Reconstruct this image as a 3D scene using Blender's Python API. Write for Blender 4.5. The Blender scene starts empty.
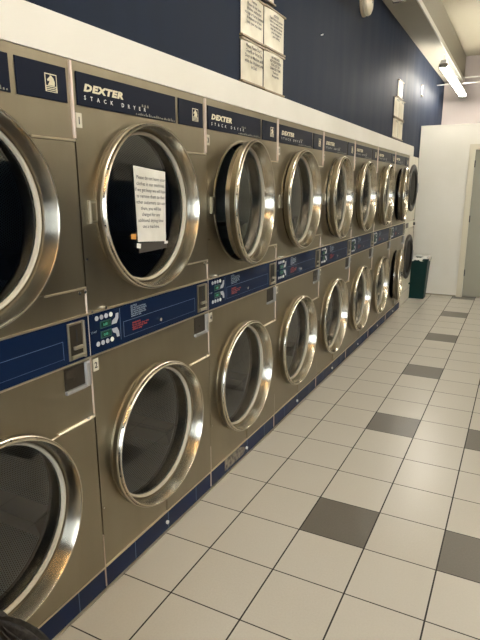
import bpy, bmesh, math, random
from mathutils import Vector, Matrix

random.seed(7)
S = bpy.context.scene
C = S.collection
PI = math.pi

# ------------------------------------------------------------------ camera
yaw, pit, rol, foc = 0.4746, -0.2395, -0.0023, 537.84
F = Vector((-math.sin(yaw)*math.cos(pit), math.cos(yaw)*math.cos(pit), math.sin(pit)))
R = Vector((math.cos(yaw), math.sin(yaw), 0))
U = R.cross(F)
R2 = R*math.cos(rol) + U*math.sin(rol)
U2 = U*math.cos(rol) - R*math.sin(rol)
cd = bpy.data.cameras.new('camera')
cd.sensor_fit = 'HORIZONTAL'
cd.sensor_width = 36
cd.lens = foc*36/480
cd.clip_start = 0.02
cam = bpy.data.objects.new('camera', cd)
C.objects.link(cam)
M4 = Matrix((R2, U2, -F)).transposed().to_4x4()
M4.translation = Vector((1.2706, -1.3433, 1.5079))
cam.matrix_world = M4
S.camera = cam

# ------------------------------------------------------------------ world, exposure
W = bpy.data.worlds.new('sky')
S.world = W
W.use_nodes = True
wb = W.node_tree.nodes['Background']
wb.inputs[0].default_value = (0.88, 0.94, 1.0, 1)
wb.inputs[1].default_value = 10.0
S.view_settings.view_transform = 'Standard'
S.view_settings.look = 'None'
S.view_settings.exposure = 0.62
S.view_settings.gamma = 1.0
S.view_settings.use_curve_mapping = False
S.cycles.use_denoising = True
S.cycles.max_bounces = 8
S.cycles.transparent_max_bounces = 12
S.cycles.sample_clamp_indirect = 3.0

TUBE = 48.0
ROOM_X1 = 3.4
Y_FRONT = -4.6      # street side, behind the camera
Y_BACK = 8.85
Z_BEAM = 3.20
Z_CEIL = 3.60
XW = -0.10          # the blue wall's face

# daylight comes through the shop windows behind the camera: portal for the sky
pl = bpy.data.lights.new('window_daylight', 'AREA')
pl.shape = 'RECTANGLE'
pl.size = 2.9
pl.size_y = 2.0
pl.cycles.is_portal = True
po = bpy.data.objects.new('window_daylight', pl)
po.location = (1.75, Y_FRONT-0.02, 1.55)
po.rotation_euler = (PI/2, 0, 0)      # faces +Y, into the room
po.rotation_euler = (-PI/2, 0, 0) if False else (PI/2, 0, PI)
C.objects.link(po)

# ------------------------------------------------------------------ materials
def mat(name, col=(.5, .5, .5), rough=.5, metal=0.0, spec=None, coat=0, coat_r=.1, emit=None, es=0):
    m = bpy.data.materials.new(name)
    m.use_nodes = True
    b = m.node_tree.nodes['Principled BSDF']
    b.inputs['Base Color'].default_value = (*col, 1)
    b.inputs['Roughness'].default_value = rough
    b.inputs['Metallic'].default_value = metal
    if spec is not None:
        b.inputs['Specular IOR Level'].default_value = spec
    if coat:
        b.inputs['Coat Weight'].default_value = coat
        b.inputs['Coat Roughness'].default_value = coat_r
    if emit:
        b.inputs['Emission Color'].default_value = (*emit, 1)
        b.inputs['Emission Strength'].default_value = es
    return m

def nd(m, t, **kw):
    n = m.node_tree.nodes.new(t)
    for k, v in kw.items():
        setattr(n, k, v)
    return n

def lk(m, a, b):
    m.node_tree.links.new(a, b)

def add_noise(m, scale=(1, 1, 1), nscale=5, c0=None, c1=None, r0=None, r1=None, bump=0, detail=3, lo=.35, hi=.65):
    """noise in object space drives colour, roughness and bump"""
    b = m.node_tree.nodes['Principled BSDF']
    tc = nd(m, 'ShaderNodeTexCoord')
    mp = nd(m, 'ShaderNodeMapping')
    mp.inputs['Scale'].default_value = scale
    nz = nd(m, 'ShaderNodeTexNoise')
    nz.inputs['Scale'].default_value = nscale
    nz.inputs['Detail'].default_value = detail
    lk(m, tc.outputs['Object'], mp.inputs['Vector'])
    lk(m, mp.outputs[0], nz.inputs['Vector'])
    if c0:
        r = nd(m, 'ShaderNodeValToRGB')
        r.color_ramp.elements[0].position = lo
        r.color_ramp.elements[1].position = hi
        r.color_ramp.elements[0].color = (*c0, 1)
        r.color_ramp.elements[1].color = (*c1, 1)
        lk(m, nz.outputs[0], r.inputs[0])
        lk(m, r.outputs[0], b.inputs['Base Color'])
    if r0 is not None:
        q = nd(m, 'ShaderNodeMapRange')
        q.inputs[1].default_value = lo
        q.inputs[2].default_value = hi
        q.inputs[3].default_value = r0
        q.inputs[4].default_value = r1
        lk(m, nz.outputs[0], q.inputs[0])
        lk(m, q.outputs[0], b.inputs['Roughness'])
    if bump:
        bp = nd(m, 'ShaderNodeBump')
        bp.inputs['Strength'].default_value = bump
        bp.inputs['Distance'].default_value = .002
        lk(m, nz.outputs[0], bp.inputs['Height'])
        lk(m, bp.outputs[0], b.inputs['Normal'])
    return m

steel = add_noise(mat('brushed_steel', (.46, .40, .30), .38, 1.0), (1, 5, .8), 2,
                  (.29, .255, .19), (.32, .283, .212), .32, .38)
steel_edge = mat('folded_steel_edge', (.78, .70, .56), .3, 1.0)
ringm = mat('spun_steel_ring', (.46, .42, .345), .24, 1.0)
_b = ringm.node_tree.nodes['Principled BSDF']
_b.inputs['Anisotropic'].default_value = .6
_b.inputs['Anisotropic Rotation'].default_value = .25
_t = ringm.node_tree.nodes.new('ShaderNodeTangent')
_t.direction_type = 'RADIAL'
_t.axis = 'X'
ringm.node_tree.links.new(_t.outputs[0], _b.inputs['Tangent'])
rim_line = mat('rolled_ring_edge', (.66, .60, .49), .28, 1.0)
gasket = mat('grey_gasket', (.50, .46, .37), .5)
strip = mat('pale_seam_strip', (.74, .62, .54), .4, .6)
rubber = mat('black_rubber', (.012, .012, .012), .6)
navy = mat('navy_label_film', (.0035, .011, .038), .35, spec=.08)
navy_top = mat('navy_name_plate', (.006, .009, .020), .35, spec=.08)
kickm = add_noise(mat('navy_kick_plate', (.012, .026, .08), .35, spec=.15), (1, 1, 1), 8,
                  (.005, .012, .042), (.008, .018, .060), .35, .5)
silver = mat('bright_chrome', (.85, .83, .8), .18, 1.0)
darkm = mat('dark_recess', (.02, .02, .022), .4)
ink_white = mat('white_print', (.82, .82, .78), .5)
ink_grey = mat('grey_print', (.35, .42, .52), .5)
ink_red = mat('red_print', (.33, .035, .03), .5)
ink_black = mat('black_print', (.03, .03, .035), .6)
ink_line = mat('pale_blue_line', (.10, .16, .26), .5)
green = mat('green_display', (.006, .03, .024), .2, emit=(.05, .5, .3), es=.02)
ivory = mat('ivory_print', (.72, .66, .48), .5)
paper = add_noise(mat('paper', (.8, .78, .7), .6), (1, 1, 1), 12, (.76, .74, .66), (.86, .84, .77))
paper_old = add_noise(mat('yellowed_paper_in_sleeve', (.75, .7, .55), .35), (1, 1, 1), 9, (.68, .62, .47), (.80, .75, .60))
sleeve = mat('brown_aged_tape', (.30, .23, .13), .4)
orange = mat('orange_tape', (.62, .30, .07), .5)
white_en = add_noise(mat('white_enamel', (.78, .74, .62), .35), (1, 1, 1), 4, (.72, .68, .56), (.80, .76, .65))
black_pl = mat('black_plastic', (.008, .008, .009), .3, spec=.15)
binm = mat('dark_green_plastic', (.003, .022, .020), .45, spec=.15)
liner = mat('white_bin_liner', (.78, .75, .68), .5)
bagm = add_noise(mat('black_bag_cloth', (.012, .010, .009), .6), (1, 1, 1), 60, (.006, .005, .005), (.03, .026, .022), bump=.8)

def perforated():
    m = mat('perforated_drum_steel', (.16, .18, .18), .45, .7)
    b = m.node_tree.nodes['Principled BSDF']
    uv = nd(m, 'ShaderNodeUVMap')
    sp = nd(m, 'ShaderNodeSeparateXYZ')
    lk(m, uv.outputs[0], sp.inputs[0])

    def mth(op, a, bb=None):
        n = nd(m, 'ShaderNodeMath', operation=op)
        for i, v in enumerate((a, bb)):
            if v is None:
                continue
            if isinstance(v, (int, float)):
                n.inputs[i].default_value = v
            else:
                lk(m, v, n.inputs[i])
        return n.outputs[0]
    v = mth('MULTIPLY', sp.outputs[1], 115)
    row = mth('FLOOR', v)
    off = mth('MULTIPLY', mth('MODULO', row, 2), .5)
    u = mth('ADD', mth('MULTIPLY', sp.outputs[0], 115), off)
    fu = mth('SUBTRACT', mth('FRACT', u), .5)
    fv = mth('SUBTRACT', mth('FRACT', v), .5)
    d = mth('SQRT', mth('ADD', mth('MULTIPLY', fu, fu), mth('MULTIPLY', fv, fv)))
    h = mth('LESS_THAN', d, .27)
    mx = nd(m, 'ShaderNodeMix', data_type='RGBA')
    lk(m, h, mx.inputs[0])
    mx.inputs[6].default_value = (.42, .48, .48, 1)
    mx.inputs[7].default_value = (.01, .01, .01, 1)
    lk(m, mx.outputs[2], b.inputs['Base Color'])
    return m
drum_m = perforated()

def glass_mat(name, tint, ior=1.5):
    m = bpy.data.materials.new(name)
    m.use_nodes = True
    nt = m.node_tree
    nt.nodes.remove(nt.nodes['Principled BSDF'])
    out = nt.nodes['Material Output']
    tr = nd(m, 'ShaderNodeBsdfTransparent')
    tr.inputs[0].default_value = (*tint, 1)
    gl = nd(m, 'ShaderNodeBsdfGlossy')
    gl.inputs['Roughness'].default_value = .03
    fr = nd(m, 'ShaderNodeFresnel')
    fr.inputs[0].default_value = ior
    mx = nd(m, 'ShaderNodeMixShader')
    lk(m, fr.outputs[0], mx.inputs[0])
    lk(m, tr.outputs[0], mx.inputs[1])
    lk(m, gl.outputs[0], mx.inputs[2])
    lk(m, mx.outputs[0], out.inputs[0])
    return m
door_glass = glass_mat('smoked_door_glass', (.66, .79, .81), 2.0)
window_glass = glass_mat('shop_window_glass', (.95, .97, .97))

def floor_mat():
    m = mat('square_floor_tiles', (.5, .46, .38), .3)
    b = m.node_tree.nodes['Principled BSDF']
    tc = nd(m, 'ShaderNodeTexCoord')
    sp = nd(m, 'ShaderNodeSeparateXYZ')
    lk(m, tc.outputs['Object'], sp.inputs[0])

    def mth(op, a, bb=None, cc=None):
        n = nd(m, 'ShaderNodeMath', operation=op)
        for i, v in enumerate((a, bb, cc)):
            if v is None:
                continue
            if isinstance(v, (int, float)):
                n.inputs[i].default_value = v
            else:
                lk(m, v, n.inputs[i])
        return n.outputs[0]
    T = .2967
    u = mth('DIVIDE', mth('SUBTRACT', sp.outputs[0], .5244), T)
    v = mth('DIVIDE', mth('SUBTRACT', sp.outputs[1], .9908), T)
    iu = mth('FLOOR', u)
    iv = mth('FLOOR', v)
    fu = mth('ABSOLUTE', mth('SUBTRACT', mth('FRACT', u), .5))
    fv = mth('ABSOLUTE', mth('SUBTRACT', mth('FRACT', v), .5))
    gx = mth('GREATER_THAN', fu, .5-.0105)
    gy = mth('GREATER_THAN', fv, .5-.0085)
    g = mth('MAXIMUM', gx, gy)
    # dark tiles: every second column, every fourth row
    du = mth('LESS_THAN', mth('ABSOLUTE', mth('SUBTRACT', mth('WRAP', iu, 1.5, -.5), 0)), .25)
    dv = mth('LESS_THAN', mth('ABSOLUTE', mth('SUBTRACT', mth('WRAP', iv, 3.5, -.5), 3)), .25)
    dark = mth('MULTIPLY', mth('MULTIPLY', du, dv), mth('GREATER_THAN', iu, -.5))
    nz = nd(m, 'ShaderNodeTexNoise')
    nz.inputs['Scale'].default_value = 140
    nz.inputs['Detail'].default_value = 4
    lk(m, tc.outputs['Object'], nz.inputs['Vector'])
    nz2 = nd(m, 'ShaderNodeTexNoise')
    nz2.inputs['Scale'].default_value = 2.2
    nz2.inputs['Detail'].default_value = 5
    lk(m, tc.outputs['Object'], nz2.inputs['Vector'])
    cb = nd(m, 'ShaderNodeCombineXYZ')
    lk(m, iu, cb.inputs[0])
    lk(m, iv, cb.inputs[1])
    wn = nd(m, 'ShaderNodeTexWhiteNoise')
    lk(m, cb.outputs[0], wn.inputs['Vector'])

    def mix(f, a, c, t='MIX'):
        n = nd(m, 'ShaderNodeMix', data_type='RGBA', blend_type=t)
        if isinstance(f, (int, float)):
            n.inputs[0].default_value = f
        else:
            lk(m, f, n.inputs[0])
        for i, v in ((6, a), (7, c)):
            if isinstance(v, tuple):
                n.inputs[i].default_value = (*v, 1)
            else:
                lk(m, v, n.inputs[i])
        return n.outputs[2]
    light = mix(nz.outputs[0], (.465, .435, .375), (.570, .540, .475))
    light = mix(mth('MULTIPLY', wn.outputs[0], .35), light, (.57, .545, .49))
    light = mix(mth('MULTIPLY', nz2.outputs[0], .22), light, (.36, .32, .25))
    dk = mix(nz.outputs[0], (.085, .076, .062), (.135, .122, .102))
    col = mix(dark, light, dk)
    col = mix(g, col, (.012, .009, .007))
    lk(m, col, b.inputs['Base Color'])
    ro = mth('ADD', mth('MULTIPLY', g, .4), .30)
    lk(m, ro, b.inputs['Roughness'])
    bp = nd(m, 'ShaderNodeBump')
    bp.inputs['Strength'].default_value = .5
    bp.inputs['Distance'].default_value = .002
    lk(m, mth('SUBTRACT', 1, g), bp.inputs['Height'])
    lk(m, bp.outputs[0], b.inputs['Normal'])
    return m
floor_m = floor_mat()
blue_wall = add_noise(mat('semigloss_navy_paint', (.016, .022, .055), .3, spec=.06), (1, 3, .5), 2,
                      (.009, .015, .030), (.012, .019, .037), .50, .58)
cream_wall = add_noise(mat('cream_wall_paint', (.76, .72, .63), .5), (1, 1, 1), 1.5, (.75, .71, .61), (.80, .76, .67))
white_trim = add_noise(mat('white_bulkhead_paint', (.80, .77, .69), .45), (1, 1, 1), 2, (.77, .74, .66), (.82, .79, .72))
pink_wall = mat('pinkish_grey_paint', (.47, .41, .38), .6)
beam_m = mat('beige_beam_paint', (.36, .335, .265), .6)
ceil_m = mat('beige_ceiling_paint', (.50, .46, .34), .7)
doorm = mat('grey_green_door_paint', (.30, .29, .23), .5)
casing = mat('cream_door_casing', (.66, .60, .46), .45)
concrete = mat('pavement', (.4, .39, .37), .8)
lamp_white = mat('white_lamp_housing', (.7, .68, .62), .4)
tube_m = mat('fluorescent_tube', (1, 1, 1), .4, emit=(1.0, .94, .83), es=TUBE)
bell_m = mat('cream_alarm_housing', (.62, .50, .33), .45)

# ------------------------------------------------------------------ mesh helpers
class MB:
    def __init__(self):
        self.v, self.f, self.mi, self.uv, self.sm = [], [], [], {}, []
        self.cur = 0

    def add(self, vs, fs, mi=None, smooth=False):
        o = len(self.v)
        self.v += [tuple(p) for p in vs]
        for f in fs:
            self.f.append(tuple(o+i for i in f))
            self.mi.append(self.cur if mi is None else mi)
            self.sm.append(smooth)
        return o

    def box(self, x0, x1, y0, y1, z0, z1, mi=None):
        v = [(x, y, z) for x in (x0, x1) for y in (y0, y1) for z in (z0, z1)]
        self.add(v, [(0, 1, 3, 2), (4, 6, 7, 5), (0, 4, 5, 1), (2, 3, 7, 6), (0, 2, 6, 4), (1, 5, 7, 3)], mi)

    def bevbox(self, x0, x1, y0, y1, z0, z1, b=.003, mi=None):
        """plate lying on x0 with a chamfered front at x1"""
        self.prism([(y0, z0), (y1, z0), (y1, z1), (y0, z1)], x0, x1, b, mi)

    def prism(self, pts, x0, x1, b=0, mi=None):
        """closed (y,z) outline, counter-clockwise seen from +x, extruded x0 -> x1, front chamfered by b"""
        n = len(pts)
        vs = [(x0, *p) for p in pts]
        if b:
            inn = []
            for i in range(n):
                p0, p, p1 = Vector(pts[i-1]), Vector(pts[i]), Vector(pts[(i+1) % n])
                a = (p-p0).normalized()
                c = (p1-p).normalized()
                na, nc = Vector((-a.y, a.x)), Vector((-c.y, c.x))
                k = na+nc
                k = k/max(.3, k.length_squared)*2
                inn.append(tuple(p+k*b))
            vs += [(x1-b, *p) for p in pts] + [(x1, *p) for p in inn]
        else:
            vs += [(x1, *p) for p in pts]
        L = 3 if b else 2
        fs = [tuple(reversed(range(n)))]
        for l in range(L-1):
            for i in range(n):
                j = (i+1) % n
                fs.append((l*n+i, l*n+j, (l+1)*n+j, (l+1)*n+i))
        fs.append(tuple((L-1)*n+i for i in range(n)))
        self.add(vs, fs, mi)

    def lathe(self, prof, cy, cz, n=72, mi=None, smooth=True, cap=False, uv=False):
        """profile of (x, r[, mat]) turned round the x axis through (cy, cz)"""
        vs = []
        for p in prof:
            for k in range(n):
                a = 2*PI*k/n
                vs.append((p[0], cy+p[1]*math.cos(a), cz+p[1]*math.sin(a)))
        o = len(self.v)
        self.v += vs
        s = 0
        for l in range(len(prof)-1):
            ds = math.hypot(prof[l+1][0]-prof[l][0], prof[l+1][1]-prof[l][1])
            for k in range(n):
                j = (k+1) % n
                f = (o+l*n+k, o+l*n+j, o+(l+1)*n+j, o+(l+1)*n+k)
                self.f.append(f)
                m_ = prof[l][2] if len(prof[l]) > 2 else (self.cur if mi is None else mi)
                self.mi.append(m_)
                self.sm.append(smooth)
                if uv:
                    q = 2*PI*max(prof[l][1], .2)/n
                    self.uv[len(self.f)-1] = [(k*q, s), ((k+1)*q, s), ((k+1)*q, s+ds), (k*q, s+ds)]
            s += ds
        if cap:
            l = len(prof)-1
            self.f.append(tuple(o+l*n+k for k in range(n)))
            self.mi.append(self.cur if mi is None else mi)
            self.sm.append(False)
            if uv:
                self.uv[len(self.f)-1] = [(vs[l*n+k][1], vs[l*n+k][2]) for k in range(n)]

    def plate_hole(self, x0, x1, y0, y1, z0, z1, cy, cz, r, n=96, mi=None):
        """flat plate with a round hole, x0 back, x1 front"""
        angs = [2*PI*k/n for k in range(n)]
        for yy in (y0, y1):
            for zz in (z0, z1):
                angs.append(math.atan2(zz-cz, yy-cy) % (2*PI))
        angs = sorted(set(round(a, 6) for a in angs))
        inn, out = [], []
        for a in angs:
            c, s = math.cos(a), math.sin(a)
            t = 1e9
            if c > 1e-9: t = min(t, (y1-cy)/c)
            if c < -1e-9: t = min(t, (y0-cy)/c)
            if s > 1e-9: t = min(t, (z1-cz)/s)
            if s < -1e-9: t = min(t, (z0-cz)/s)
            inn.append((cy+r*c, cz+r*s))
            out.append((cy+t*c, cz+t*s))
        m = len(angs)
        vs = [(x1, *p) for p in inn]+[(x1, *p) for p in out]+[(x0, *p) for p in inn]+[(x0, *p) for p in out]
        fs = []
        for i in range(m):
            j = (i+1) % m
            fs += [(i, m+i, m+j, j), (m+i, 3*m+i, 3*m+j, m+j), (2*m+i, i, j, 2*m+j), (2*m+i, 2*m+j, 3*m+j, 3*m+i)]
        self.add(vs, fs, mi)

    def tube(self, pts, r, n=8, mi=None):
        P = [Vector(p) for p in pts]
        vs = []
        for i, p in enumerate(P):
            t = (P[min(i+1, len(P)-1)]-P[max(i-1, 0)]).normalized()
            a = t.orthogonal().normalized() if i == 0 else (a - t*a.dot(t)).normalized()
            b = t.cross(a)
            for k in range(n):
                vs.append(p+(a*math.cos(2*PI*k/n)+b*math.sin(2*PI*k/n))*r)
        fs = []
        for i in range(len(P)-1):
            for k in range(n):
                j = (k+1) % n
                fs.append((i*n+k, i*n+j, (i+1)*n+j, (i+1)*n+k))
        fs.append(tuple(reversed(range(n))))
        fs.append(tuple((len(P)-1)*n+k for k in range(n)))
        self.add(vs, fs, mi, True)

    def build(self, name, mats, parent=None, loc=(0, 0, 0)):
        if not isinstance(mats, (list, tuple)):
            mats = [mats]
        me = bpy.data.meshes.new(name)
        off = Vector(loc)
        me.from_pydata([tuple(Vector(p)-off) for p in self.v], [], self.f)
        for m in mats:
            me.materials.append(m)
        for p, i, s in zip(me.polygons, self.mi, self.sm):
            p.material_index = i
            p.use_smooth = s
        if any(self.sm):
            me.set_sharp_from_angle(angle=math.radians(28))
        if self.uv:
            ul = me.uv_layers.new(name='UVMap')
            for fi, uvs in self.uv.items():
                for li, w in zip(me.polygons[fi].loop_indices, uvs):
                    ul.data[li].uv = w
        me.update()
        bm = bmesh.new()
        bm.from_mesh(me)
        bmesh.ops.recalc_face_normals(bm, faces=bm.faces)
        bm.to_mesh(me)
        bm.free()
        o = bpy.data.objects.new(name, me)
        C.objects.link(o)
        o.location = loc
        if parent:
            o.parent = parent
        return o

def text_mesh(txt, size, bold=0, shear=0, spacing=1.0, align='LEFT', line=1.0):
    c = bpy.data.curves.new('lettering', 'FONT')
    c.body = txt
    c.size = size
    c.offset = bold
    c.shear = shear
    c.space_character = spacing
    c.space_line = line
    c.align_x = align
    c.resolution_u = 2
    o = bpy.data.objects.new('lettering', c)
    C.objects.link(o)
    dg = bpy.context.evaluated_depsgraph_get()
    dg.update()
    me = bpy.data.meshes.new_from_object(o.evaluated_get(dg))
    bpy.data.objects.remove(o)
    bpy.data.curves.remove(c)
    return me

def text(name, txt, size, x, y, z, m, parent, rot=0, flip=False, wide=1.0, **kw):
    """lettering on a face that looks towards +x (or -x with flip), reading towards +y"""
    me = text_mesh(txt, size, **kw)
    me.name = name
    c, s = math.cos(rot), math.sin(rot)
    sg = -1 if flip else 1
    for v in me.vertices:
        v.co.x *= wide
        a, b = v.co.x*c-v.co.y*s, v.co.x*s+v.co.y*c
        v.co = (x, y+sg*a, z+b)
    me.materials.clear()
    me.materials.append(m)
    o = bpy.data.objects.new(name, me)
    C.objects.link(o)
    if parent:
        o.parent = parent
    return o

def tag(o, label=None, cat=None, group=None, kind=None):
    if label: o['label'] = label
    if cat: o['category'] = cat
    if group: o['group'] = group
    if kind: o['kind'] = kind
    return o

def empty(name, loc):
    o = bpy.data.objects.new(name, None)
    o.empty_display_size = .1
    o.location = loc
    C.objects.link(o)
    return o

def box_obj(name, m, x0, x1, y0, y1, z0, z1, parent=None, kind=None):
    b = MB()
    b.box(x0, x1, y0, y1, z0, z1)
    o = b.build(name, m, parent)
    if kind:
        o['kind'] = kind
    return o

def copy_tree(o, parent=None):
    kids = list(o.children)
    c = o.copy()
    C.objects.link(c)
    c.parent = parent
    for k in kids:
        copy_tree(k, c)
    return c

# ------------------------------------------------------------------ room shell
ST = 'structure'
box_obj('floor', floor_m, XW-1.4, ROOM_X1+.1, Y_FRONT-.1, Y_BACK+.1, -.06, 0, kind=ST)
box_obj('ceiling', ceil_m, XW-.2, ROOM_X1+.1, Y_FRONT-.1, Y_BACK+.1, Z_CEIL, Z_CEIL+.08, kind=ST)
wl = MB()
wl.box(XW-.14, XW, Y_FRONT, Y_BACK, 1.91, Z_CEIL)
wl.box(XW-.14, XW, 6.33, Y_BACK, 0, 1.91)
wl.box(XW-.14, XW, Y_FRONT, -.83, 0, 1.91)
wl.build('wall_left', blue_wall)['kind'] = ST
box_obj('wall_back', pink_wall, XW-.14, ROOM_X1, Y_BACK, Y_BACK+.1, 0, Z_CEIL, kind=ST)
box_obj('wall_right', cream_wall, ROOM_X1, ROOM_X1+.1, Y_FRONT, Y_BACK+.1, 1.9, Z_CEIL, kind=ST)
box_obj('wall_right_base', blue_wall, ROOM_X1, ROOM_X1+.1, Y_FRONT, Y_BACK+.1, 0, 1.9, kind=ST)
# street front behind the camera with two tall shop windows and a door
wf = MB()
wf.box(XW-.14, .25, Y_FRONT-.1, Y_FRONT, 0, Z_CEIL)
wf.box(.25, ROOM_X1, Y_FRONT-.1, Y_FRONT, 2.55, Z_CEIL)
wf.box(.25, ROOM_X1, Y_FRONT-.1, Y_FRONT, 0, .55)
wf.box(3.25, ROOM_X1, Y_FRONT-.1, Y_FRONT, .55, 2.55)
wf.box(1.70, 1.80, Y_FRONT-.1, Y_FRONT, .55, 2.55)
wf.build('wall_front', blue_wall)['kind'] = ST
for i, (a, b) in enumerate(((.25, 1.70), (1.80, 3.25))):
    w = MB()
    for (x0, x1, z0, z1) in ((a, b, .55, .60), (a, b, 2.50, 2.55), (a, a+.05, .60, 2.50), (b-.05, b, .60, 2.50)):
        w.box(x0, x1, Y_FRONT-.08, Y_FRONT-.02, z0, z1)
    wo = w.build('window_%d' % (i+1), silver)
    wo['kind'] = ST
    box_obj('pane', window_glass, a+.05, b-.05, Y_FRONT-.055, Y_FRONT-.049, .60, 2.50, wo)
box_obj('ground', concrete, -6, 10, -14, Y_FRONT-.1, -.10, -.04, kind=ST)

# white bulkhead above the dryers, beam above the blue wall
b = MB()
y1 = 5.85
b.prism([(Y_FRONT, 1.8925), (y1, 1.8925), (y1, 1.985), (y1-.025, 2.008), (Y_FRONT, 2.008)], XW, .004)
b.build('trim_1', white_trim)['kind'] = ST
b = MB()
b.box(XW, .07, Y_FRONT, Y_BACK, Z_BEAM+.02, Z_CEIL)
b.box(.07, .20, Y_FRONT, Y_BACK, Z_BEAM, Z_CEIL)
b.build('trim_2', beam_m)['kind'] = ST
box_obj('trim_3', white_trim, .20, .213, Y_FRONT, Y_BACK, Z_BEAM-.006, Z_BEAM+.05, kind=ST)

# partition with a door at the far end
YP = 6.80
b = MB()
DX0, DX1, DZ = .64, 1.50, 2.01
b.box(XW+.015, DX0, YP, YP+.1, 0, 2.332)
b.box(DX1, ROOM_X1, YP, YP+.1, 0, 2.332)
b.box(DX0, DX1, YP, YP+.1, DZ, 2.332)
b.box(XW+.015, ROOM_X1, YP-.006, YP+.106, 2.332, 2.345)
b.build('wall_partition', cream_wall)['kind'] = ST
b = MB()
b.box(DX0, DX1, YP+.035, YP+.075, .008, DZ)
dr = b.build('door_1', doorm)
dr['kind'] = ST
b = MB()
for (x0, x1, z0, z1) in ((DX0-.075, DX0, 0, DZ+.07), (DX1, DX1+.075, 0, DZ+.07), (DX0, DX1, DZ, DZ+.07)):
    b.box(x0, x1, YP-.014, YP, z0, z1)
    b.box(x0+.012 if x0 < DX0 else x0, x1-.0, YP-.022, YP-.014, z0, z1-.012)
b.build('door_frame', casing, dr)
for hz in (.30, 1.05, 1.78):
    b = MB()
    b.box(DX0-.004, DX0+.012, YP+.012, YP+.036, hz, hz+.09)
    b.tube([(DX0, YP+.012, hz), (DX0, YP+.012, hz+.09)], .008)
    b.build('hinge', darkm, dr)
b = MB()
b.tube([(DX1-.07, YP+.04, 1.0), (DX1-.07, YP-.02, 1.0)], .012)
b.tube([(DX1-.07, YP-.02, 1.0), (DX1-.18, YP-.02, 1.0)], .010)
b.build('handle', silver, dr)
box_obj('baseboard_partition', mat('dirty_base_strip', (.30, .27, .20), .6), XW+.015, DX0-.08, YP-.007, YP, 0, .018, kind=ST)

# ------------------------------------------------------------------ fluorescent lamps
LY, LX = (6.10, 1.02, -3.80), .235
def make_lamp(tmat=None):
    t = empty('fluorescent_lamp', (0, 0, 0))
    L = 2.44
    b = MB()
    b.prism([(0, 0), (L, 0), (L, .040), (0, .040)], -.034, .034)
    b.build('housing', lamp_white, t)
    for s in (-1, 1):
        b = MB()
        b.tube([(s*.03, .04, -.028), (s*.03, L-.04, -.028)], .019, 10)
        b.build('tube', tmat or tube_m, t)
    for y in (0.0, L-.035):
        b = MB()
        b.box(-.050, .050, y, y+.030, -.046, .0)
        b.build('end_socket', silver, t)
    for y in (.45, L-.45):
        b = MB()
        b.tube([(-.055, y, .05), (-.055, y, .235)], .006)
        b.build('hanger', silver, t)
    return t
lamp0 = make_lamp()
GL = 'fluorescent strip lamps hung in a row below the beam'
labs = ['double tube fluorescent strip lamp glowing at far end of the beam, before the pink wall',
        'unlit double tube strip lamp whose far end just shows at the top edge',
        'unlit double tube strip lamp over the shop front end behind the viewer']
lamp_off = make_lamp(mat('unlit_white_tube', (.75, .73, .68), .3))
for i, y in enumerate(LY):
    o = (lamp0, lamp_off)[i] if i < 2 else copy_tree(lamp_off)
    o.location = (LX, y, 2.985)
    tag(o, labs[i], 'lamp', GL)
lamp_open = make_lamp(mat('open_ceiling_tube', (1, 1, 1), .4, emit=(1.0, .94, .83), es=42))
lamp_warm = make_lamp(mat('warm_white_tube', (1, 1, 1), .4, emit=(1.0, .62, .28), es=34))
for i, (x, y) in enumerate(((1.9, 4.1), (1.9, .9), (1.0, -4.35), (1.9, -1.9))):
    o = (lamp_open, None, lamp_warm, None)[i] or copy_tree(lamp_open)
    o.location = (x, y, 3.37)
    tag(o, ['lit strip lamp on the open ceiling near the partition, right of the aisle',
            'lit strip lamp on the open ceiling over the aisle, second from the partition',
            'warm toned strip lamp on the open ceiling just inside the shop windows',
            'lit strip lamp on the open ceiling, third from the partition'][i], 'lamp', 'fluorescent strip lamps on the open ceiling')

# ------------------------------------------------------------------ stack dryer
WD, H = .80, 1.8915
DR = .306            # door radius
CY = .369
ZU, ZL = 1.436, .509
def number_text(n, zc, par):
    return text('number', str(n), .030, .0026, .0135, zc-.011, ink_black, par, bold=.0008)

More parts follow.
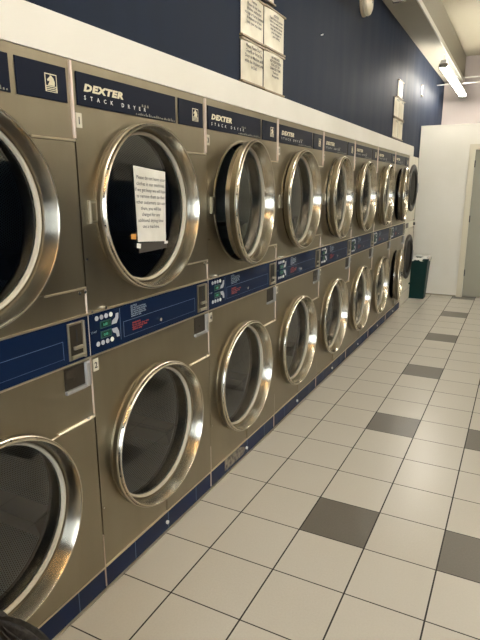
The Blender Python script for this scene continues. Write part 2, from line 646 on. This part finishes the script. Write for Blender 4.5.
def make_door(parent, zc):
    hy = CY+DR-.005
    prof = [(-.030, .281, 0), (-.030, .285, 0), (-.004, .287, 4), (.004, .298, 4), (.030, DR-.002, 4), (.034, DR, 2),
            (.040, DR, 2), (.043, DR-.003, 0), (.052, DR-.006, 2), (.056, DR-.009, 2), (.055, DR-.012, 0), (.051, DR-.014, 1),
            (.012, .2855, 1), (-.024, .280, 1), (-.026, .269, 0), (-.030, .269, 0), (-.030, .281, 0)]
    prof = [(p[0]*.84 if p[0] > 0 else p[0]*.8, p[1], p[2]) for p in prof]
    b = MB()
    b.lathe(prof, CY, zc, 96)
    # rivets round the rim
    for k in range(20):
        a = 2*PI*(k+.5)/20
        for (xx, rr, ax) in ((.040, DR-.0038, 1),):
            cy_, cz_ = CY+(rr)*math.cos(a), zc+(rr)*math.sin(a)
            er = Vector((.25, math.cos(a), math.sin(a))).normalized()
            t1 = Vector((0, -math.sin(a), math.cos(a)))
            t2 = er.cross(t1)
            c0 = Vector((xx, cy_, cz_))+er*.0012
            vs = [c0+(t1*math.cos(q*PI/3)+t2*math.sin(q*PI/3))*.0034 for q in range(6)]
            b.add(vs, [tuple(range(6))], 3)
    d = b.build('door', [ringm, ringm, rim_line, darkm, steel], parent, (0.004, hy, zc))
    l = (0.004, hy, zc)
    inv = Vector(l)

    def sub(name, mb, m):
        o = mb.build(name, m, None, l)
        o.location = (0, 0, 0)
        o.parent = d
        return o
    g = MB()
    g.lathe([(-.018, .280), (-.010, .278), (-.007, .274), (-.010, .269), (-.018, .267), (-.025, .268)], CY, zc, 96)
    sub('gasket', g, gasket)
    g = MB()
    g.lathe([(-.030, .268), (-.022, .268), (-.020, .20), (-.019, .10), (-.0188, .0001)], CY, zc, 64)
    sub('glass', g, door_glass)
    return d

def make_dryer():
    t = empty('stack_dryer', (0, 0, 0))
    # carcass
    b = MB()
    b.box(-1.0, -.022, .004, .012, .02, H)
    b.box(-1.0, -.022, WD-.012, WD-.004, .02, H)
    b.box(-1.0, -.022, .012, WD-.012, H-.01, H)
    b.box(-1.0, -.022, .012, WD-.012, .02, .03)
    b.box(-1.0, -.99, .012, WD-.012, .03, H-.01)
    b.box(-.95, -.022, .012, WD-.012, 1.00, 1.02)
    b.build('cabinet', steel, t)
    # front panels with round openings
    for (z0, z1, zc) in ((1.100, H, ZU), (.111, .9435, ZL)):
        b = MB()
        b.plate_hole(-.020, 0, .003, WD-.003, z0, z1, CY, zc, .290, mi=0)
        b.lathe([(-.001, .304), (.004, .303), (.005, .298), (.003, .293), (-.02, .290)], CY, zc, 96, mi=1)
        b.build('front_panel', [steel, steel], t)
        b = MB()
        b.lathe([(-.018, .291), (-.03, .288), (-.10, .288), (-.10, .31)], CY, zc, 64)
        b.build('door_seal', rubber, t)
        b = MB()
        b.lathe([(-.105, .295), (-.105, .335), (-.80, .335), (-.80, .001)], CY, zc, 64, uv=True)
        for a in (PI/2, PI/2+2*PI/3, PI/2+4*PI/3):
            c, s = math.cos(a), math.sin(a)
            n0 = [(CY+.334*math.cos(a+e), zc+.334*math.sin(a+e)) for e in (-.16, .16)]
            tip = (CY+.27*c, zc+.27*s)
            b.add([(x, *p) for x in (-.13, -.78) for p in (n0[0], tip, n0[1])], [(0, 1, 4, 3), (1, 2, 5, 4), (0, 2, 1), (3, 4, 5)], 1)
        b.build('drum', [drum_m, mat_baffle], t)
        make_door(t, zc)
        # hinge cover on the right of the door
        b = MB()
        upper = zc > 1
        ztop, zbot = zc+.217, (zc-.245 if upper else .112)
        rr = DR-.012
        a1, a0 = math.asin(.217/rr), (-math.asin(.245/rr) if upper else -1.45)
        pts = [(WD-.008, zbot), (WD-.008, ztop)]+[(CY+rr*math.cos(a), zc+rr*math.sin(a)) for a in [a1+(a0-a1)*i/16 for i in range(17)]]
        if not upper:
            pts.append((pts[-1][0], zbot))
        b.prism(pts, 0.0, .0075, .0035)
        b.build('hinge_plate', steel, t)
        b = MB()
        b.prism([(.62, ztop-.001), (WD-.006, ztop-.001), (WD-.006, ztop+.006), (.62, ztop+.006)], 0, .010, .002)
        b.build('hinge_plate_edge', steel_edge, t)
        if upper:
            b = MB()
            b.prism([(.62, zbot-.006), (WD-.006, zbot-.006), (WD-.006, zbot+.001), (.62, zbot+.001)], 0, .010, .002)
            b.build('hinge_plate_edge', steel_edge, t)
        b = MB()
        b.tube([(.002, .008, zc-.155), (.007, .008, zc-.155)], .0045, 8)
        b.build('screw', silver, t)
        for yy in (.760, .787):
            b = MB()
            zs = zc-.261 if upper else .735
            b.tube([(.002, yy, zs), (.010, yy, zs)], .0055, 8)
            b.build('screw', silver, t)
        if not upper:
            continue
        # latch keeper at the left of the door
        b = MB()
        b.prism([(.036, zc-.040), (.072, zc-.040), (.072, zc+.036), (.036, zc+.036)], 0, .010, .003)
        b.prism([(.043, zc-.030), (.062, zc-.030), (.062, zc+.026), (.043, zc+.026)], .0095, .0105, 0, 1)
        b.build('latch_plate', [mat_latch, steel], t)
    # pale strips closing the joints between machines
    for (z0, z1) in ((1.662, H-.004), (.735, 1.186), (.022, .245)):
        b = MB()
        b.bevbox(-.01, .009 if z0 > 1.5 else .005, WD-(.0095 if z0 > 1.5 else .0062), WD-.0008, z0, z1, .0018)
        b.build('joint_strip', strip, t)
    # name plates
    b = MB()
    b.bevbox(0, .004, .018, .566, 1.763, 1.862, .001)
    n = b.build('name_plate', navy_top, t)
    text('lettering', 'DEXTER', .0295, .0043, .048, 1.809, ivory, n, bold=.0018, shear=.22, spacing=1.14, wide=1.60)
    text('lettering', 'STACK DRYER', .0175, .0043, .048, 1.783, ink_white, n, bold=.0003, spacing=3.1, wide=1.08)
    b = MB()
    for k in range(26):
        yy = .31+k*.0095+random.uniform(-.002, .002)
        hh = random.uniform(.004, .012)
        b.prism([(yy, 1.767), (yy+.006, 1.767), (yy+.005, 1.767+hh), (yy+.001, 1.767+hh*.8)], .0041, .0045)
    for k in range(3):
        b.prism([(.345+k*.016, 1.797), (.355+k*.016, 1.797), (.352+k*.016, 1.806), (.347+k*.016, 1.806)], .0041, .0045)
    o = b.build('worn_print', mat_worn, n)
    b = MB()
    b.bevbox(0, .004, .588, .776, 1.763, 1.862, .001)
    n = b.build('logo_plate', navy_top, t)
    b = MB()
    y, z = .690, 1.785
    b.prism([(y, z), (y+.046, z), (y+.046, z+.050), (y, z+.050)], .0041, .0046, 0, 0)
    b.prism([(y+.003, z+.017), (y+.043, z+.017), (y+.043, z+.047), (y+.003, z+.047)], .0046, .0049, 0, 1)
    horse = [(.010, .018), (.036, .018), (.037, .028), (.033, .038), (.026, .044), (.021, .046), (.018, .041), (.008, .033), (.010, .028), (.017, .031), (.015, .025)]
    b.prism([(y+p, z+q) for p, q in horse], .0049, .0053, 0, 0)
    for q in (.003, .008, .013):
        b.prism([(y+.004, z+q-.0012), (y+.042, z+q-.0012), (y+.042, z+q+.0012), (y+.004, z+q+.0012)], .0046, .0049, 0, 1)
    b.build('horse_emblem', [ivory, navy_top], n)
    # blue control band
    b = MB()
    zb0, zb1 = .949, 1.094
    b.box(-.02, .004, .002, WD-.002, zb0, zb1, 0)
    b.box(-.02, .008, .002, WD-.002, zb1, zb1+.006, 1)
    b.box(-.02, .008, .002, WD-.002, zb0-.0055, zb0, 1)
    cp = b.build('control_panel', [navy, steel_edge], t)
    for zc, s in ((1.073, 1), (.981, -1)):
        for k in range(4):
            b = MB()
            b.lathe([(.004, .0088), (.0062, .0082), (.0066, .006)], .037+k*.0245, zc, 14, cap=True)
            b.build('button', ink_white if k == 3 else mat_btn, cp)
    for zc in (1.045, 1.009):
        b = MB()
        b.bevbox(.004, .006, .052, .110, zc-.013, zc+.013, .001, 0)
        d = b.build('display', mat_bezel, cp)
        b = MB()
        b.box(.0061, .0064, .057, .105, zc-.009, zc+.009)
        b.build('screen', green, d)
        text('digits', '0:00', .013, .0066, .066, zc-.005, mat_digit, d, bold=.0004)
    b = MB()
    for s in (1, -1):
        zm = 1.027
        pts = [(.112, zm+s*.008), (.140, zm+s*.008), (.150, zm+s*.024), (.152, zm+s*.044), (.138, zm+s*.044), (.134, zm+s*.030), (.118, zm+s*.022)]
        if s < 0:
            pts = pts[::-1]
        b.prism(pts, .0041, .0046)
    b.build('arrow_print', mat_arrow, cp)
    text('instructions', 'START', .010, .0045, .006, 1.024, ink_grey, cp)
    text('instructions', 'NOTICE\nDo not overload dryer.\nRemove items promptly.\nDo not dry items that\nhave been cleaned with\nsolvents or oils.', .0098, .0045, .224, 1.077, mat_smalltext, cp, bold=.0002, line=.78)
    text('warning_print', 'WARNING\nDo not open door while\ndrum is turning. Keep\nchildren away.', .0105, .0045, .228, 1.011, ink_red, cp, bold=.0003, line=.80)
    b = MB()
    def ln(y0, z0, y1, z1, w=.0008):
        b.box(.0041, .0045, min(y0, y1)-w, max(y0, y1)+w, min(z0, z1)-w, max(z0, z1)+w)
    ln(.178, .972, .178, 1.030)
    ln(.178, 1.030, .675, 1.056 if False else 1.030)
    ln(.675, .969, .675, 1.030)
    ln(.178, .972, .675, .972, .0004)
    ln(.160, .968, .160, 1.085)
    b.build('outline_print', ink_line, cp)
    b = MB()
    b.tube([(.002, .404, .991), (.012, .404, .991)], .007, 10)
    b.build('bolt', silver, cp)
    b = MB()
    b.tube([(.0, .079, 1.104), (.012, .079, 1.104)], .0065, 10)
    b.tube([(.0, .012, 1.104), (.010, .012, 1.104)], .005, 10)
    b.build('bolt', silver, cp)
    # coin slot
    b = MB()
    y0, y1_, z0, z1 = .696, .768, .958, 1.084
    b.bevbox(.004, .010, y0, y1_, z0, z1, .003, 0)
    b.box(.0101, .0106, y0+.006, y1_-.012, z0+.018, z1-.008, 1)
    b.bevbox(.014, .024, y0+.014, y1_-.020, .995, 1.006, .002, 2)
    b.bevbox(.014, .020, y0+.006, y1_-.006, z0+.006, z0+.018, .002, 2)
    b.bevbox(.004, .018, y1_-.010, y1_, z0, z1, .003, 2)
    b.box(.0146, .0160, y0+.028, y0+.034, 1.02, 1.062, 3)
    b.build('coin_slot', [steel, mat_slot, mat_latch, darkm], cp)
    # coin box lock below the band
    b = MB()
    y0, y1_, z0, z1 = .672, .786, .848, .936
    b.box(.0, .010, y0, y1_-.026, z0, z0+.012, 0)
    b.box(.0, .0015, y0, y1_-.022, z0+.012, z1, 1)
    b.bevbox(.0, .012, y1_-.022, y1_, z0, z1, .004, 2)
    b.box(.0015, .0025, y0+.006, y1_-.030, z0+.024, z1-.008, 1)
    b.tube([(.003, .714, .892), (.006, .714, .892)], .005, 10, 1)
    b.build('coin_box', [mat_bracket, mat_slot, mat_bracket], t)
    # number stickers
    for z, nm in ((1.718, 1), (.910, 2)):
        b = MB()
        b.box(0, .002, .008, .034, z-.022, z+.022)
        s = b.build('number_sticker', mat_sticker, t)
        s['zc'] = z
    # kick plate
    b = MB()
    b.box(-.03, .000, .002, WD-.002, .014, .104, 0)
    b.box(-.03, .006, .002, WD-.002, .104, .111, 1)
    b.box(-.03, .006, .002, WD-.002, .008, .014, 1)
    for yy in (.18, .418, .655):
        b.box(.0, .0006, yy-.0014, yy+.0014, .014, .104, 2)
    kp = b.build('kick_plate', [kickm, steel_edge, ink_line], t)
    b = MB()
    b.tube([(-.002, .405, .052), (.008, .405, .052)], .0085, 10)
    b.build('bolt', ink_white, kp)
    b = MB()
    b.box(-.06, -.03, .01, WD-.01, 0, .032)
    b.build('foot_rail', darkm, t)
    return t

mat_slot = mat('dark_bronze_recess', (.05, .042, .032), .4, .6)
mat_latch = mat('dull_latch_metal', (.50, .45, .35), .35, 1.0)
mat_baffle = mat('drum_baffle_steel', (.16, .17, .17), .4, .8)
mat_worn = mat('worn_silver_print', (.22, .21, .17), .5)
mat_btn = mat('silver_button_caps', (.45, .46, .50), .4)
mat_bezel = mat('display_bezel', (.008, .06, .055), .3)
mat_digit = mat('display_digits', (.04, .22, .15), .3, emit=(.15, .9, .5), es=.06)
mat_arrow = mat('pale_arrow_print', (.48, .49, .54), .5)
mat_smalltext = mat('small_white_text', (.30, .38, .46), .5)
mat_bracket = mat('grey_plastic_bracket', (.34, .34, .34), .35, .3)
mat_sticker = mat('white_sticker', (.66, .62, .52), .5)

dryer0 = make_dryer()
# (upper door, lower door) swing in degrees for machines 0..7
swing = [(0, 0), (0, 0), (7.2, 0), (1.2, 0), (3.6, 0), (1.6, 0), (3.2, .5), (6.5, 7)]
dl = ['stainless stack dryer nearest the viewer, cut off by the left edge of the photo',
      'stainless stack dryer with a printed paper notice taped to its upper door glass',
      'stainless stack dryer right of the paper notice, upper door ajar over a black seal',
      'stainless stack dryer third beyond the left-cropped one, upper door barely open',
      'stainless stack dryer fourth beyond the left-cropped one, upper door standing ajar',
      'stainless stack dryer fifth beyond the left-cropped one, third from the white machine',
      'stainless stack dryer second from the white machine at the far end',
      'stainless stack dryer beside the white machine, both of its doors standing open']
machines = []
for k in range(8):
    o = dryer0 if k == 0 else copy_tree(dryer0)
    machines.append(o)
for k, o in enumerate(machines):
    o.location = (0, (k-1)*WD, 0)
    tag(o, dl[k], 'dryer', 'stainless stack dryers in a row along the wall')
    doors = sorted([c for c in o.children if c.name.split('.')[0] == 'door'], key=lambda c: -c.location.z)
    for d, a in zip(doors, swing[k]):
        d.rotation_euler = (0, 0, math.radians(a))
    sts = sorted([c for c in o.children if c.name.split('.')[0] == 'number_sticker'], key=lambda c: -c['zc'])
    for j, s in enumerate(sts):
        if k > 0:
            number_text(2*k-1+j, s['zc'], s)
        del s['zc']
# worn patch where the blue film has come off the third machine's kick plate
b = MB()
b.prism([(.945-.8, .032), (1.17-.8, .032), (1.20-.8, .060), (1.15-.8, .082), (1.10-.8, .098), (.945-.8, .098)], .0008, .0016)
kp = [c for c in machines[2].children if c.name.startswith('kick_plate')][0]
pt = b.build('worn_patch', add_noise(mat('scuffed_bare_metal', (.2, .18, .14), .6), (1, 1, 1), 40, (.06, .055, .05), (.30, .26, .20)), kp)
pt['label'] = 'scuffed brown patch where the blue film is missing'

# ------------------------------------------------------------------ notice on the glass
t = empty('paper_notice', (-.0165, 0, 0))
b = MB()
q = [(.300, 1.592), (.509, 1.574), (.494, 1.300), (.311, 1.312)]
N = 8
vs = []
for i in range(N+1):
    for j in range(N+1):
        u, v = i/N, j/N
        y = (q[3][0]*(1-u)+q[2][0]*u)*(1-v)+(q[0][0]*(1-u)+q[1][0]*u)*v
        z = (q[3][1]*(1-u)+q[2][1]*u)*(1-v)+(q[0][1]*(1-u)+q[1][1]*u)*v
        vs.append((.002+.002*math.sin(3*u+2*v), y, z))
fs = [(i*(N+1)+j, (i+1)*(N+1)+j, (i+1)*(N+1)+j+1, i*(N+1)+j+1) for i in range(N) for j in range(N)]
n = len(vs)
b.add(vs+[(x-.0008, y, z) for x, y, z in vs], fs+[tuple(n+i for i in reversed(f)) for f in fs], None, True)
b.build('sheet', paper, t)
text('printing', 'Please do not leave your\nclothes in our machines.\nIf we get busy we will have\nto remove them so that\nother customers can use\nthem, you will be\ncharged for any\nadditional drying time\nuse a machine.', .0185, .0052, .405, 1.540, ink_black, t, align='CENTER', bold=.0001, rot=-.06, line=1.22)
b = MB()
b.prism([(.315, 1.268), (.500, 1.272), (.500, 1.300), (.315, 1.308)], .0, .002)
b.build('black_tape', mat('dark_tape', (.05, .045, .04), .4), t)
b = MB()
b.prism([(.300, 1.290), (.322, 1.286), (.326, 1.303), (.303, 1.308)], .002, .0045)
b.build('clear_tape', ink_white, t)
b = MB()
b.prism([(.482, 1.290), (.504, 1.290), (.506, 1.300), (.484, 1.302)], .002, .0045)
b.build('clear_tape', ink_white, t)
b = MB()
b.prism([(.272, 1.325), (.302, 1.322), (.303, 1.343), (.273, 1.345)], .0, .0015)
b.build('orange_tape', orange, t)
tag(t, 'white printed paper notice taped to the upper door glass of a dryer', 'notice')

# ------------------------------------------------------------------ notices on the blue wall
txts = ['Please Please Don\'t\nOverfill or force the\nDoor on Machine and\nwhile the Washers are\nin Use!',
        'NO REFUNDS\nNOT RESPONSIBLE\nFOR LOST OR\nDAMAGED ITEMS\nThank you\nManagement',
        'Notice:\nPlease do not leave\nchildren unattended\nno rugs or horse blankets\nin washers or dryers\nkeep your area clean',
        'NOTICE\nPlease check the pockets\nbefore you wash, we are\nnot responsible for any\nitems left in machines\nor for damages to\nyour clothing',
        'Last wash\n7:30 pm']
WG = 'sleeved paper notices on the blue wall above the dryers'
def wall_paper(y0, y1, z0, z1, tx, label, size=.022, tilt=0, group=WG):
    t = empty('wall_notice', (XW, (y0+y1)/2, z0))
    w, h = (y1-y0)/2-.004, z1-z0-.006
    b = MB()
    N = 10
    vs, fs = [], []
    for i in range(N+1):
        u = i/N*2-1
        for z in (0, h):
            bow = .006+.010*(1-u*u)*(1 if z else .4)
            vs.append((bow, u*w, z))
    n = len(vs)
    fs = [(2*i, 2*i+2, 2*i+3, 2*i+1) for i in range(N)]
    fs += [tuple(n+k for k in reversed(f)) for f in fs]
    b.add(vs+[(x-.0012, y, z) for x, y, z in vs], fs, None, True)
    b.build('sheet', paper_old, t)
    if tx:
        text('printing', tx, size, .0175, 0, h-.038, ink_black, t, align='CENTER', bold=.0005)
    b = MB()
    b.box(.0, .0185, -w-.004, w+.006, -.002, .006)
    b.build('sleeve_edge', sleeve, t)
    b = MB()
    b.box(.0, .0185, -w-.004, w+.006, h-.008, h)
    b.build('sleeve_edge', sleeve, t)
    t.rotation_euler = (tilt, 0, 0)
    tag(t, label, 'notice', group)
    return t
wall_paper(1.325, 1.600, 2.052, 2.266, txts[0], 'yellowed paper notice, lower left of the five pinned above the first dryers', .024)
wall_paper(1.607, 1.888, 2.048, 2.270, txts[1], 'yellowed paper notice, lower right of the five above the first dryers', .019)
wall_paper(1.325, 1.603, 2.270, 2.486, txts[2], 'yellowed paper notice, left one of the middle pair above the first dryers', .021)
wall_paper(1.609, 1.892, 2.273, 2.490, txts[3], 'yellowed paper notice, right one of the middle pair above the first dryers', .018)
wall_paper(1.46, 1.742, 2.506, 2.722, txts[4], 'yellowed paper notice topmost above the first dryers, cut off by the top edge', .03)
G2 = 'papers on the blue wall near the far end'
wall_paper(5.02, 5.29, 2.06, 2.275, 'NOTICE', 'pale paper on the far end of the blue wall, lower left of its cluster', .03, group=G2)
wall_paper(5.295, 5.56, 2.06, 2.275, 'NOTICE', 'pale paper on the far end of the blue wall, lower right of its cluster', .03, group=G2)
wall_paper(5.03, 5.29, 2.28, 2.495, 'NOTICE', 'pale paper on the far end of the blue wall, upper left of its cluster', .03, group=G2)
wall_paper(5.295, 5.56, 2.28, 2.495, 'NOTICE', 'pale paper on the far end of the blue wall, upper right of its cluster', .03, group=G2)
wall_paper(5.17, 5.44, 2.50, 2.69, None, 'narrow bright white slip above the far cluster of wall papers', group=G2)
wall_paper(6.66, 6.74, 2.72, 2.86, None, 'small white slip alone on the blue wall below the glowing lamp', group=G2)

# hook on the wall
b = MB()
b.tube([(XW, 2.568, 2.545), (XW+.012, 2.568, 2.545), (XW+.015, 2.568, 2.551)], .004, 8)
b.build('wall_hook', ink_white)
tag(bpy.data.objects['wall_hook'], 'tiny white hook screwed into the middle of the blue wall', 'hook')

# round alarm housing
t = empty('alarm_bell', (XW, 3.60, 3.02))
b = MB()
b.lathe([(0, .105), (.018, .105), (.022, .10), (.022, .09)], 0, 0, 48)
b.lathe([(.022, .09), (.020, .07), (.020, .001)], 0, 0, 48)
b.build('base', bell_m, t)
b = MB()
b.lathe([(.027, .098), (.040, .102), (.058, .095), (.072, .07), (.078, .035), (.079, .001)], 0, 0, 48)
b.build('gong', mat('pale_cream_gong', (.78, .68, .50), .35), t)
b = MB()
b.lathe([(.076, .012), (.084, .010), (.086, .001)], 0, 0, 16)
b.build('screw', silver, t)
tag(t, 'round cream alarm bell fixed high on the blue wall', 'alarm bell')

# ------------------------------------------------------------------ conduits at the far end
b = MB()
b.tube([(XW, 8.02, 3.055), (ROOM_X1, 8.02, 3.055)], .007, 8)
b.build('ceiling_conduit', lamp_white)
tag(bpy.data.objects['ceiling_conduit'], 'thin pale conduit crossing in front of the pink wall, lower of two', 'conduit', 'conduits crossing below the ceiling')
b = MB()
b.tube([(.20, 8.60, 3.235), (ROOM_X1, 8.60, 3.235)], .009, 8)
b.build('ceiling_conduit', lamp_white)
tag(bpy.data.objects['ceiling_conduit.001'], 'thin pale conduit crossing in front of the pink wall, upper of two', 'conduit', 'conduits crossing below the ceiling')

# ------------------------------------------------------------------ white stacked machine at the far end
t = empty('white_stack_dryer', (0, 5.61, 0))
w = .665
b = MB()
b.box(-.75, -.02, 0, w, .0, 1.895)
b.build('cabinet', white_en, t)
cy = .296
for z0, z1, zc in ((1.10, 1.895, 1.51), (.24, 1.00, .64)):
    b = MB()
    b.bevbox(-.02, 0, .004, w-.004, z0, z1, .006)
    b.build('front_panel', white_en, t)
    b = MB()
    b.lathe([(0, .285, 1), (.014, .290, 1), (.024, .282, 1), (.028, .265, 0), (.026, .240, 0), (.012, .215, 0), (.006, .210, 0)], cy, zc, 64)
    d = b.build('door', [black_pl, mat('dark_ring_plastic', (.03, .027, .024), .4, spec=.3)], t)
    b = MB()
    b.lathe([(.006, .212), (.008, .15), (.009, .08), (.0095, .001)], cy, zc, 48)
    b.build('glass', mat('black_door_window', (.006, .006, .006), .5, spec=.08), d)
    b = MB()
    b.prism([(cy+.22, zc-.06), (cy+.25, zc-.06), (cy+.25, zc+.06), (cy+.22, zc+.06)], .027, .040, .004)
    b.build('handle', mat('grey_handle', (.25, .25, .25), .4), d)
b = MB()
b.bevbox(-.02, .006, .004, w-.004, 1.01, 1.09, .004, 0)
b.bevbox(.006, .010, .05, .20, 1.02, 1.08, .002, 1)
b.lathe([(.006, .022, 1), (.026, .02, 1), (.028, .001, 1)], .58, 1.05, 20)
b.build('control_panel', [white_en, darkm], t)
b = MB()
b.bevbox(-.02, .004, .02, w-.02, .03, .22, .006, 0)
b.box(.004, .006, .05, w-.05, .185, .19, 1)
b.build('base_drawer', [white_en, mat_bracket], t)
tag(t, 'white stacked machine with two black round doors at the far end of the row', 'dryer')

# ------------------------------------------------------------------ bin
t = empty('trash_bin', (.062, 6.50, 0))
def frust(mb, hw0, hw1, z0, z1, d0, d1, mi=None):
    pts = []
    def ring(hw, hd, z):
        r = .03
        o = []
        for sx, sy, a0 in ((1, 1, 0), (-1, 1, 90), (-1, -1, 180), (1, -1, 270)):
            for a in (0, 30, 60, 90):
                q = math.radians(a0+a)
                o.append((sx*(hw-r)+r*math.cos(q), sy*(hd-r)+r*math.sin(q), z))
        return o
    a, c = ring(hw0, d0, z0), ring(hw1, d1, z1)
    n = len(a)
    mb.add(a+c, [(i, (i+1) % n, n+(i+1) % n, n+i) for i in range(n)]+[tuple(reversed(range(n)))], mi)
b = MB()
frust(b, .115, .145, 0, .565, .11, .15)
frust(b, .141, .110, .564, .02, .146, .106)
frust(b, .150, .150, .535, .567, .155, .155)
b.build('tub', binm, t)
b = MB()
n = 40
vs = []
for l, (e, z) in enumerate(((.156, .54), (.158, .572), (.150, .588), (.128, .57), (.11, .40))):
    for k in range(n):
        a = 2*PI*k/n
        c, s = math.cos(a), math.sin(a)
        m_ = max(abs(c), abs(s))**.7
        jit = .010*math.sin(7*a+l)+.006*math.sin(17*a)
        vs.append((e*c/m_*1.0, e*1.02*s/m_, z+(jit if l < 4 else 0)))
fs = [(l*n+k, l*n+(k+1) % n, (l+1)*n+(k+1) % n, (l+1)*n+k) for l in range(4) for k in range(n)]
fs.append(tuple(4*n+k for k in range(n)))
b.add(vs, fs, None, True)
b.build('liner', liner, t)
tag(t, 'dark green plastic bin with a white liner folded over its rim', 'bin')

# ------------------------------------------------------------------ black bag at the lower left corner
b = MB()
n, L = 176, 26
vs = []
for l in range(L):
    u = l/(L-1)
    z = .56*u
    r = .18*(1-u**3.2)**.6*(.90+.2*math.sin(PI*min(1, u*1.4))) if l < L-1 else .004
    for k in range(n):
        a = 2*PI*k/n
        pleat = 1+(.05+.16*u)*math.sin(22*a+2*math.sin(3*a)+1.5*u)+.04*math.sin(5*a+3*u)
        zz = z-(.03*abs(math.sin(11*a))*u**3)
        vs.append((r*pleat*math.cos(a), r*pleat*math.sin(a), max(0, zz)))
fs = [(l*n+k, l*n+(k+1) % n, (l+1)*n+(k+1) % n, (l+1)*n+k) for l in range(L-1) for k in range(n)]
fs.append(tuple(reversed(range(n))))
fs.append(tuple((L-1)*n+k for k in range(n)))
b.add(vs, fs, None, True)
o = b.build('laundry_bag', bagm)
o.location = (.28, -.70, 0)
tag(o, 'black gathered cloth bag in the lower left corner before the nearest dryer', 'bag')

# ------------------------------------------------------------------ soap sign on the opposite wall (seen mirrored in the dryer glass)
t = empty('soap_sign', (ROOM_X1, 4.55, 1.87))
b = MB()
b.box(-.02, 0, -.55, .55, -.2, .22)
b.build('board', mat('grey_sign_board', (.5, .47, .40), .5), t)
text('lettering', 'SOAP CENTER', .15, -.0215, .50, -.04, ink_black, t, flip=True, bold=.003)
tag(t, 'grey board lettered for soap on the wall opposite the dryers', 'sign')
